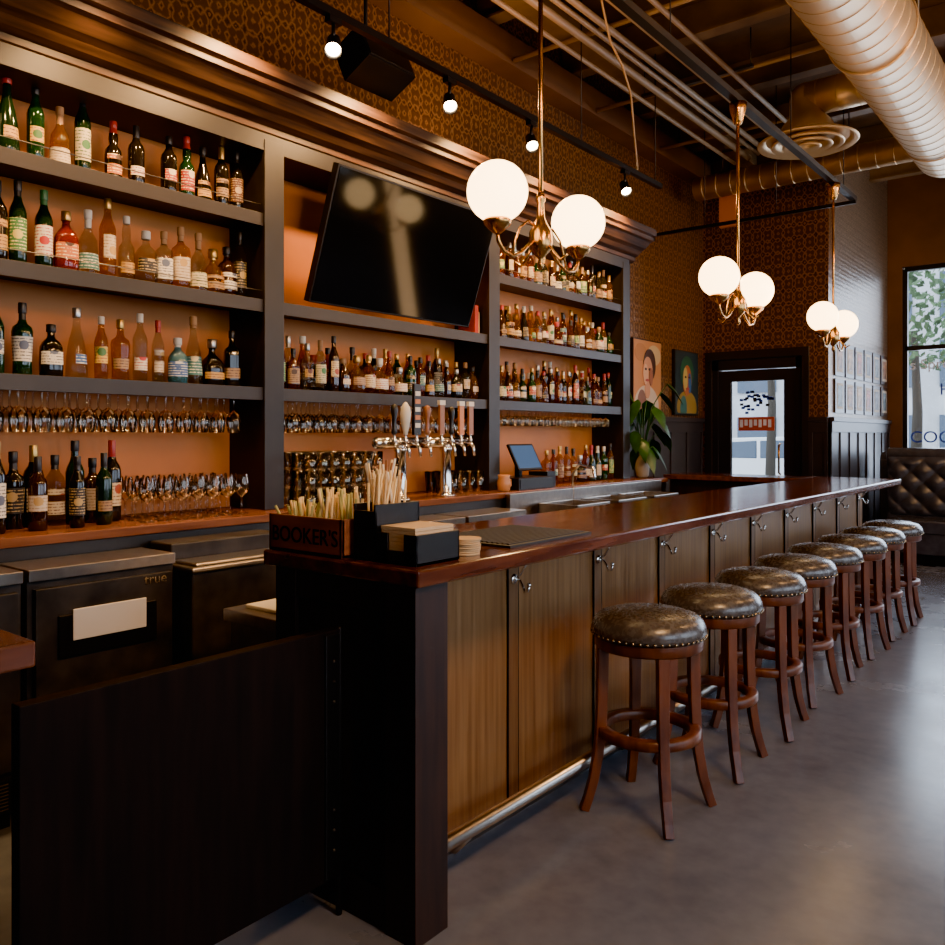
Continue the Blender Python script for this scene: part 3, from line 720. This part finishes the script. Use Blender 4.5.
s.obox((-3.42, 3.36, 3.60), (.22, .38, .22), Rr, M_blkmetal); s.obox(Vector((-3.42,3.36,3.60))+Rr@Vector((.112,0,0)), (.006,.35,.19), Rr, M_black)
s.tube([(-3.5,3.36,3.70), (-3.5,3.36,ZC)], .012, M_blkmetal); s.build(.008)

# ---------------------------------------------------------------- ceiling services
c = MB("ceiling_beams")
for y in [-2.4+1.25*i for i in range(12)]:
    c.box(XW+.02, XR-.02, y-.03, y+.03, 4.70, 4.948, M_beam); c.box(XW+.02, XR-.02, y-.07, y+.07, 4.68, 4.70, M_beam)
for x in (-3.4, -.3, 2.6): c.box(x-.08, x+.08, YN+.02, YF-.01, 4.50, 4.69, M_beam)
c.build()
c = MB("soffit_beam"); c.box(XW+.002, -3.85, YN+.01, YF-.01, 4.40, 4.64, M_brown); c.box(-3.85, XV, YF-.2, YF-.005, 4.40, 4.66, M_brown); c.build()
c = MB("conduit_pipes")
for x, z, r in ((-3.10,4.33,.03),(-3.0,4.35,.02),(-2.90,4.34,.025),(-2.70,4.36,.035),(-3.25,4.30,.018),(-2.45,4.30,.02)):
    c.tube([(x, YN+.05, z), (x, 8.45, z)], r, M_pipe, 10)
for y in (7.9,6.6,5.3,3.4):
    c.tube([(-3.83, y, 4.43), (-1.66, y, 4.43)], .02, M_pipe, 8)
for y in (1.5, 4.0, 6.5, 8.3): c.box(-3.32, -2.35, y-.02, y+.02, 4.385, 4.41, M_dsteel); c.tube([(-3.3,y,4.4),(-3.3,y,4.70)], .006, M_dsteel, 6); c.tube([(-2.37,y,4.4),(-2.37,y,4.70)], .006, M_dsteel, 6)
c.tube([(-2.7,4.6,4.6),(-2.72,4.75,4.3),(-2.74,4.9,4.1),(-2.76,5.1,4.02),(-2.8,5.3,3.9),(-2.82,5.4,3.6),(-2.9,5.6,3.45)], .008, M_pipe, 6)
c.build()
c = MB("conduit_pipes")
for x, z, r in ((.5,4.3,.03),(.7,4.32,.02)): c.tube([(x, YN+.05, z), (x, 8.45, z)], r, M_pipe, 10)
for y in (1,4,7): c.tube([(.5,y,4.3),(.5,y,ZC)], .005, M_dsteel, 6)
c.build()
def spiral_duct(name, p0, p1, r):
    d = MB(name); p0 = Vector(p0); p1 = Vector(p1); L_ = (p1-p0).length; dr = (p1-p0).normalized(); q = Vector((0,0,1)).rotation_difference(dr).to_matrix()
    d.lathe(p0, [(r,0),(r,L_)], M_duct, 56, rot=q)
    z = .1
    while z < L_-.02:
        d.lathe(p0, [(r-.001,z),(r+.003,z+.003),(r+.003,z+.007),(r-.001,z+.010)], M_duct, 56, smooth=False, rot=q, caps=False); z += .16
    return d
d = spiral_duct("spiral_duct", (-1.32, -2.8, 4.08), (-1.32, 8.60, 4.08), .265)
for y in (1.0, 3.4, 5.8, 8.0):
    d.lathe((-1.32, y, 4.08), [(.27,-.02),(.278,-.02),(.278,.02),(.27,.02)], M_duct, 32, rot=Matrix.Rotation(-PI/2, 3, 'X'), caps=False)
    d.tube([(-1.59,y,4.08),(-1.59,y,ZC)], .006, M_dsteel, 6); d.tube([(-1.05,y,4.08),(-1.05,y,ZC)], .006, M_dsteel, 6)
d.build()
d = spiral_duct("branch_duct", (-3.8, 8.75, 4.2), (3.2, 8.75, 4.2), .13)
for x in (-3.5, -2.2, -.5, 1.5): d.tube([(x, 8.75, 4.32), (x, 8.75, ZC)], .006, M_dsteel, 6)
d.build()
d = spiral_duct("supply_duct", (-1.60, 7.13, 4.26), (-2.12, 7.13, 4.26), .14)
d.sphere((-2.12, 7.13, 4.26), .142, M_duct, 24)
d.lathe((-2.12, 7.13, 0), [(.14,4.26),(.14,4.12),(.2,4.05),(.22,3.985)], M_duct, 32, caps=False)
d.build()
d = MB("round_diffuser")
for r0, r1, za in ((.40,.30,3.90),(.29,.21,3.885),(.20,.12,3.875),(.11,.02,3.865)):
    d.lathe((-2.12, 7.13, 0), [(r0,za),(r0-.01,za-.012),(r1,za+.05),(r1,za+.055),(r0-.005,za+.01),(r0,za)], M_duct, 40, caps=False)
d.lathe((-2.12, 7.13, 0), [(.36,3.93),(.24,3.98)], M_duct, 32)
d.build()
x = MB("exit_sign"); x.box(-3.62, -3.42, 8.94, 9.0, 3.78, 4.14, mat("sign_face", (.5,.16,.07), .5)); x.tube([(-3.52,8.97,4.14),(-3.52,8.97,ZC)], .008, M_blkmetal); x.build(.004)

# ---------------------------------------------------------------- pictures
def painting(name, y0, y1, z0, z1, bg, shapes):
    p = MB(name); x = XW+.002
    p.box(x, x+.035, y0, y1, z0, z1, M_black); p.box(x+.035, x+.038, y0+.012, y1-.012, z0+.012, z1-.012, bg)
    W = y1-y0; Hh = z1-z0; k = 0
    for (cy, cz, ry, rz, mt) in shapes:
        k += 1; n = 24
        poly = []
        for i in range(n):
            a = 2*PI*i/n
            yy = min(.97, max(.03, cy+ry*math.cos(a))); zz = min(.97, max(.03, cz+rz*math.sin(a)))
            poly.append((y0+W*yy, z0+Hh*zz))
        p.prism_x(poly, x+.037, x+.038+.0012*k, mt)
    p.build()
cs = lambda n, c: mat(n, c, .5)
painting("portrait_painting", 7.65, 8.30, 1.68, 2.46, cs("art_amber", (.50,.20,.05)), [
 (.72,.80,.24,.14,cs("art_cream",(.55,.36,.16))), (.25,.82,.2,.12,cs("art_ochre",(.42,.16,.03))), (.45,.08,.44,.30,cs("art_white",(.55,.42,.30))), (.28,.10,.16,.22,cs("art_shade",(.20,.08,.04))), (.55,.66,.22,.22,cs("art_hair",(.05,.02,.012))), (.48,.56,.17,.21,cs("art_skin",(.55,.25,.12))),
 (.47,.32,.09,.12,cs("art_skin",(.55,.25,.12))), (.40,.53,.08,.14,cs("art_skin2",(.66,.36,.20))), (.40,.60,.035,.018,M_black), (.54,.60,.035,.018,M_black), (.45,.45,.06,.018,M_red), (.58,.50,.06,.12,cs("art_shade2",(.30,.10,.05)))])
painting("portrait_painting", 8.64, 9.28, 1.68, 2.42, cs("art_teal", (.015,.03,.035)), [
 (.5,.12,.42,.26,cs("art_dkyellow",(.28,.16,.02))), (.35,.10,.14,.2,cs("art_teal2",(.03,.12,.11))), (.5,.66,.28,.26,cs("art_dgreen",(.02,.08,.04))), (.5,.54,.18,.24,cs("art_orange",(.38,.10,.03))), (.42,.56,.09,.18,cs("art_yellow",(.5,.34,.08))), (.60,.50,.06,.16,cs("art_blue",(.03,.10,.25))),
 (.42,.59,.035,.018,M_black), (.58,.59,.035,.018,M_black), (.5,.41,.07,.022,M_red)])
M_frame = mat("frame_wood", (.035,.014,.006), .35)
cols = [(.30,.12,.04),(.10,.10,.11),(.38,.20,.07),(.12,.15,.16),(.34,.07,.03)]
for i in range(6):
    for jz, z in enumerate((2.12, 1.70)):
        p = MB("picture_frame"); y = 9.70+.43*i; x = XV+.002
        p.box(x, x+.018, y, y+.36, z, z+.385, M_frame); p.box(x+.018, x+.020, y+.055, y+.305, z+.045, z+.34, mat("mat_board", (.50,.40,.28), .7))
        kk = (i*2+jz*3) % 5
        p.box(x+.020, x+.022, y+.085, y+.275, z+.075, z+.31, mat("art_print%d" % kk, cols[kk], .5, var=.8, scale=14))
        p.build(.002)

# ---------------------------------------------------------------- booth
def tuft(bmb, x0, x1, z0, z1, y, depth, mt):
    nx, nz = 110, 50; vs = []
    for j in range(nz+1):
        for i in range(nx+1):
            u_, v_ = i/nx, j/nz
            a = u_*(x1-x0)/.26; b_ = v_*(z1-z0)/.26
            h = abs(math.sin(PI*(a+b_)))*abs(math.sin(PI*(a-b_)))
            e_ = min(1, min(u_, 1-u_)*14)*min(1, min(v_, 1-v_)*8)
            vs.append((x0+(x1-x0)*u_, y-(depth*h**.5+.03)*e_**.5, z0+(z1-z0)*v_))
    fs = [(j*(nx+1)+i, j*(nx+1)+i+1, (j+1)*(nx+1)+i+1, (j+1)*(nx+1)+i) for j in range(nz) for i in range(nx)]
    bmb.add(vs, fs, mt, True)
bo = MB("booth_bench")
bo.box(-2.28, -.6, 10.75, 10.95, .05, 1.20, M_booth); tuft(bo, -2.28, -.6, .5, 1.20, 10.76, .04, M_booth)
bo.tube([(-2.29, 10.84, 1.21), (-.59, 10.84, 1.21)], .09, M_booth, 16)
bo.box(-2.15, -.6, 10.2, 10.75, .12, .36, M_booth).box(-2.17, -.6, 10.17, 10.72, .36, .50, M_booth).box(-2.1, -.65, 10.26, 10.75, 0.001, .12, M_black)
bo.build(.02)
bo = MB("booth_bench")
bo.box(-2.47, -1.0, 11.25, 11.45, .05, 1.15, M_booth); bo.tube([(-2.47,11.35,1.15),(-1.0,11.35,1.15)], .09, M_booth, 12); bo.box(-2.47,-1.0,11.45,12.0,.12,.48,M_booth); bo.box(-2.4,-1.1,11.3,11.9,.001,.12,M_black)
bo.build(.02)

# ---------------------------------------------------------------- beer taps
M_hw = mat("handle_white", (.65,.6,.5), .35); M_hb = mat("handle_brown", (.25,.09,.03), .35); M_ho = mat("handle_orange", (.5,.16,.03), .4)
def tower(y, hs):
    t = MB("beer_tap_tower"); x = -3.60; z = 1.0405
    t.lathe((x,y,z), [(.06,0),(.06,.008),(.045,.016),(.036,.03),(.036,.30),(.044,.31),(.044,.33),(.03,.335)], M_chrome, 28)
    t.tube([(x, y-.20, z+.36), (x, y+.20, z+.36)], .036, M_chrome, 20)
    for s in (-.205, .205): t.sphere((x, y+s, z+.36), .037, M_chrome, 16)
    t.lathe((x,y,z), [(.036,.30),(.036,.36)], M_chrome, 20)
    for i, yy in enumerate((-.15, -.05, .05, .15)):
        y_ = y+yy
        t.tube([(x+.02,y_,z+.36),(x+.09,y_,z+.355),(x+.115,y_,z+.33),(x+.125,y_,z+.27)], [.012,.012,.011,.009], M_chrome, 10)
        t.lathe((x+.09,y_,z+.36), [(.014,0),(.014,.02),(.008,.03),(.008,.05),(.012,.055)], M_chrome, 12)
        kind, mt = hs[i]
        if kind == 0: t.lathe((x+.09,y_,z+.41), [(.012,0),(.016,.02),(.03,.09),(.034,.13),(.028,.17),(.01,.20),(.001,.205)], mt, 16)
        elif kind == 1:
            t.obox((x+.09,y_,z+.41+.10), (.018,.045,.20), Matrix.Identity(3), mt); t.obox((x+.09,y_,z+.41+.21), (.022,.055,.03), Matrix.Identity(3), M_hw)
        elif kind == 2: t.lathe((x+.09,y_,z+.41), [(.01,0),(.02,.015),(.012,.04),(.014,.10),(.024,.15),(.02,.18),(.001,.19)], mt, 14)
        else:
            t.obox((x+.09,y_,z+.41+.16), (.022,.06,.32), Matrix.Identity(3), mt)
            for q in range(5): t.obox((x+.102,y_,z+.47+.05*q), (.003,.045,.028), Matrix.Identity(3), M_ho if q % 2 else M_hw)
    t.build()
tower(3.76, [(2,M_black),(0,M_hw),(3,M_black),(2,M_hb)])
tower(4.20, [(1,M_hb),(2,M_black),(1,M_ho),(1,M_hb)])
p = MB("pos_terminal")
p.box(-3.80, -3.52, 4.93, 5.40, 1.0405, 1.13, M_blkmetal); p.box(-3.60, -3.515, 4.95, 5.38, 1.05, 1.12, M_black)
p.tube([(-3.68,5.15,1.13),(-3.68,5.15,1.22)], .03, M_blkmetal)
Rr = Matrix.Rotation(math.radians(-28), 3, 'Y')
p.obox((-3.62,5.15,1.28), (.02,.32,.22), Rr, M_blkmetal); p.obox(Vector((-3.62,5.15,1.28))+Rr@Vector((.011,0,0)), (.003,.29,.19), Rr, M_tablet)
p.box(-3.78, -3.60, 5.43, 5.55, 1.0405, 1.16, M_blkmetal)
p.build(.004)
m_ = MB("ceramic_mug"); m_.lathe((-3.56,4.80,1.0405), [(.035,0),(.045,.01),(.05,.06),(.04,.10),(.045,.12),(.042,.12),(.036,.10)], mat("mug_glaze", (.45,.2,.07), .3), 20)
m_.tube([(-3.56,4.84,1.13),(-3.56,4.88,1.12),(-3.56,4.885,1.08),(-3.56,4.845,1.06)], .008, MATS["mug_glaze"], 8); m_.build()

v = MB("potted_plant"); vx, vy = -3.66, 7.16
v.lathe((vx,vy,1.0405), [(.04,0),(.06,.02),(.07,.10),(.055,.17),(.03,.21),(.035,.235),(.03,.235)], mat("vase_glaze", (.30,.24,.17), .3), 24)
for i in range(20):
    a = i*2.4; ln = .16+.10*(i % 3); hh = .10+.075*(i % 9)
    tip = Vector((vx+ln*.6*math.cos(a), vy+.04+ln*math.sin(a)*.7, 1.24+hh))
    mid = Vector(((vx+tip.x)/2, (vy+tip.y)/2, 1.24+hh*.75)); v.tube([(vx,vy,1.22), mid, tip], .005, M_green, 6)
    dr = (tip-Vector((vx,vy,tip.z+.05))).normalized(); sd = dr.cross(Vector((0,0,1))).normalized(); up = Vector((0,0,1))
    L_, W_ = .15, .065
    prof = [(0,.3),(.12,.85),(.3,1),(.55,.9),(.8,.5),(1,.02)]
    vs = []
    for t_, w_ in prof:
        c0 = tip+dr*(L_*t_)-up*(.18*t_*t_)
        vs += [c0-sd*W_*w_-up*.03*w_, c0, c0+sd*W_*w_-up*.03*w_]
    for q in range(len(vs)):
        vs[q].x = max(vs[q].x, -3.99); vs[q].y = max(vs[q].y, 6.97)
    fs = []
    for q in range(len(prof)-1): fs += [(q*3,q*3+1,q*3+4,q*3+3), (q*3+1,q*3+2,q*3+5,q*3+4)]
    v.add(vs, fs, M_green, True)
v.build()

# ---------------------------------------------------------------- things on the bar end
k = MB("wooden_caddy"); Z = 1.0705; M_cad = mat("caddy_wood", (.17,.052,.022), .5, scale=5, col2=(.28,.090,.036), stretch=(1,8,8))
x0, x1, y0, y1 = -2.235, -1.88, 1.705, 1.87
k.box(x0,x1,y0,y0+.012,Z,Z+.12,M_cad).box(x0,x1,y1-.012,y1,Z,Z+.12,M_cad).box(x0,x0+.012,y0,y1,Z,Z+.12,M_cad).box(x1-.012,x1,y0,y1,Z,Z+.12,M_cad).box(x0,x1,y0,y1,Z,Z+.012,M_cad).box(-2.06,-2.05,y0,y1,Z,Z+.11,M_cad)
ko = k.build(.002)
text("lettering", "BOOKER'S", .070, (-2.057, y0-.0015, Z+.035), (PI/2, 0, 0), mat("burnt_lettering", (.003,.0015,.001), .7, spec=.1), ko, 'CENTER')
def straws(name, cx, cy, z, n, h, sx, sy, mats, spread=.05, par=None, r=.0035):
    s = MB(name)
    for i in range(n):
        bx_, by_ = cx+random.uniform(-sx, sx), cy+random.uniform(-sy, sy)
        s.tube([(bx_,by_,z), (bx_+random.uniform(-spread,spread), by_+random.uniform(-spread,spread), z+h*random.uniform(.85,1.05))], r, random.choice(mats), 6)
    return s.build(parent=par)
straws("straws", -1.965, 1.785, Z+.014, 40, .19, .06, .045, [M_straw, M_straw, M_straw2], .035, ko, .0045)
straws("straws", -2.145, 1.785, Z+.014, 26, .15, .05, .04, [M_straw, M_straw2], .05, ko, .0045)
c = MB("napkin_caddy")
x0, x1, y0, y1 = -1.860, -1.60, 1.735, 1.93; xm = -1.765
for (a,b1,c1,d1,h0,h) in ((x0,x1,y0,y1,0,.01),(x0,x0+.008,y0,y1,0,.17),(x1-.008,x1,y0,y1,0,.09),(xm-.008,xm,y0,y1,0,.17),(x0,xm,y1-.008,y1,0,.17),(x0,xm,y0,y0+.008,0,.15),(xm,x1,y1-.008,y1,0,.09),(xm,xm+.05,y0,y0+.008,0,.09),(x1-.05,x1,y0,y0+.008,0,.09),(xm,x1,y0,y0+.008,0,.04)):
    c.box(a,b1,c1,d1,Z+h0,Z+h,M_black)
co = c.build(.002)
n = MB("napkins")
for i in range(9): n.box(xm+.012+random.uniform(-.003,.003), x1-.014, y0+.012, y1-.012, Z+.011+.011*i, Z+.0205+.011*i, mat("napkin_kraft", (.58,.42,.25), .8))
n.build(parent=co)
straws("stirrers", (x0+xm)/2, (y0+y1)/2, Z+.012, 34, .25, .03, .07, [M_straw, M_straw, M_white, M_coaster], .04, co, .004)
c = MB("straw_cup"); c.lathe((-2.06, 2.07, Z), [(.035,0),(.04,.005),(.048,.13),(.045,.13),(.036,.01)], M_black, 24); cup = c.build()
straws("straws", -2.06, 2.07, Z+.012, 26, .27, .02, .02, [M_straw, M_straw, M_hb, M_white], .06, cup, .004)
c = MB("coaster_stack")
for i in range(8): c.lathe((-1.66+random.uniform(-.004,.004), 2.03+random.uniform(-.004,.004), Z+.0065*i), [(.048,0),(.048,.006)], M_coaster, 24)
c.build()
m_ = MB("bar_mat"); m_.box(-2.0, -1.62, 2.22, 2.75, Z, Z+.008, M_rubber)
for i in range(16): m_.box(-1.98+.022*i, -1.97+.022*i, 2.24, 2.73, Z+.008, Z+.012, M_rubber)
m_.build()

# ---------------------------------------------------------------- lights
def area(name, loc, tgt, sx, sy, e, col):
    l = bpy.data.lights.new(name, 'AREA'); l.shape = 'RECTANGLE'; l.size = sx; l.size_y = sy; l.energy = e; l.color = col
    o = bpy.data.objects.new(name, l); scene.collection.objects.link(o); o.location = loc; aim(o, tgt); return o
for i, y in enumerate((.5, 4.6, 8.7)): area("window_daylight", (XR+.35, y, 2.2), (0, y, .6), 3.2, 2.8, 42, (.52,.68,1.0))
area("window_daylight", (0, YS+.5, 2.2), (0, 5, .4), 4.6, 2.8, 330, (.66,.79,1.0))
for y, e_ in ((-.3,16), (2.2,27), (4.8,30), (7.4,38)):
    area("warm_fill", (.3, y, 3.4), (-3.9, y+.4, 1.6), .4, .4, e_, (1,.50,.18))  # added warm fill towards the back bar, no fixtures hang here
area("warm_fill", (.5, 1.6, 3.2), (-1.9, 3.0, .4), .3, .3, 55, (1,.56,.24))  # added lamp without a fixture, warms the bar front
area("warm_fill", (.2, 10.2, 3.4), (-2.6, 10.8, 2.0), .3, .3, 30, (1,.62,.32))  # added fill to lift the vestibule picture wall
area("ceiling_fill", (-2.7, 4.5, 3.7), (-2.9, 4.5, 5), .2, 7.0, 42, (1,.53,.20))  # added upward fill to brighten the ceiling, no fixture
area("ceiling_fill", (-.3, 5.5, 3.5), (-1.2, 5.5, 4.5), .2, 6.0, 34, (1,.58,.26))  # second added ceiling fill, also without a fixture

w = bpy.data.worlds.new("sky"); scene.world = w; w.use_nodes = True
bg = w.node_tree.nodes['Background']; bg.inputs[0].default_value = (.70,.84,1.0,1); bg.inputs[1].default_value = 5.0

scene.view_settings.view_transform = 'AgX'
scene.view_settings.look = 'AgX - Punchy'
scene.view_settings.exposure = 0.68

# ---------------------------------------------------------------- camera
cam = bpy.data.cameras.new("camera"); co = bpy.data.objects.new("camera", cam); scene.collection.objects.link(co)
co.location = (0, 0, 1.45); co.rotation_euler = (PI/2, 0, math.radians(38.75))
cam.sensor_width = 36; cam.lens = 821/945*36; cam.shift_y = -37.5/945; cam.clip_start = .05
scene.camera = co
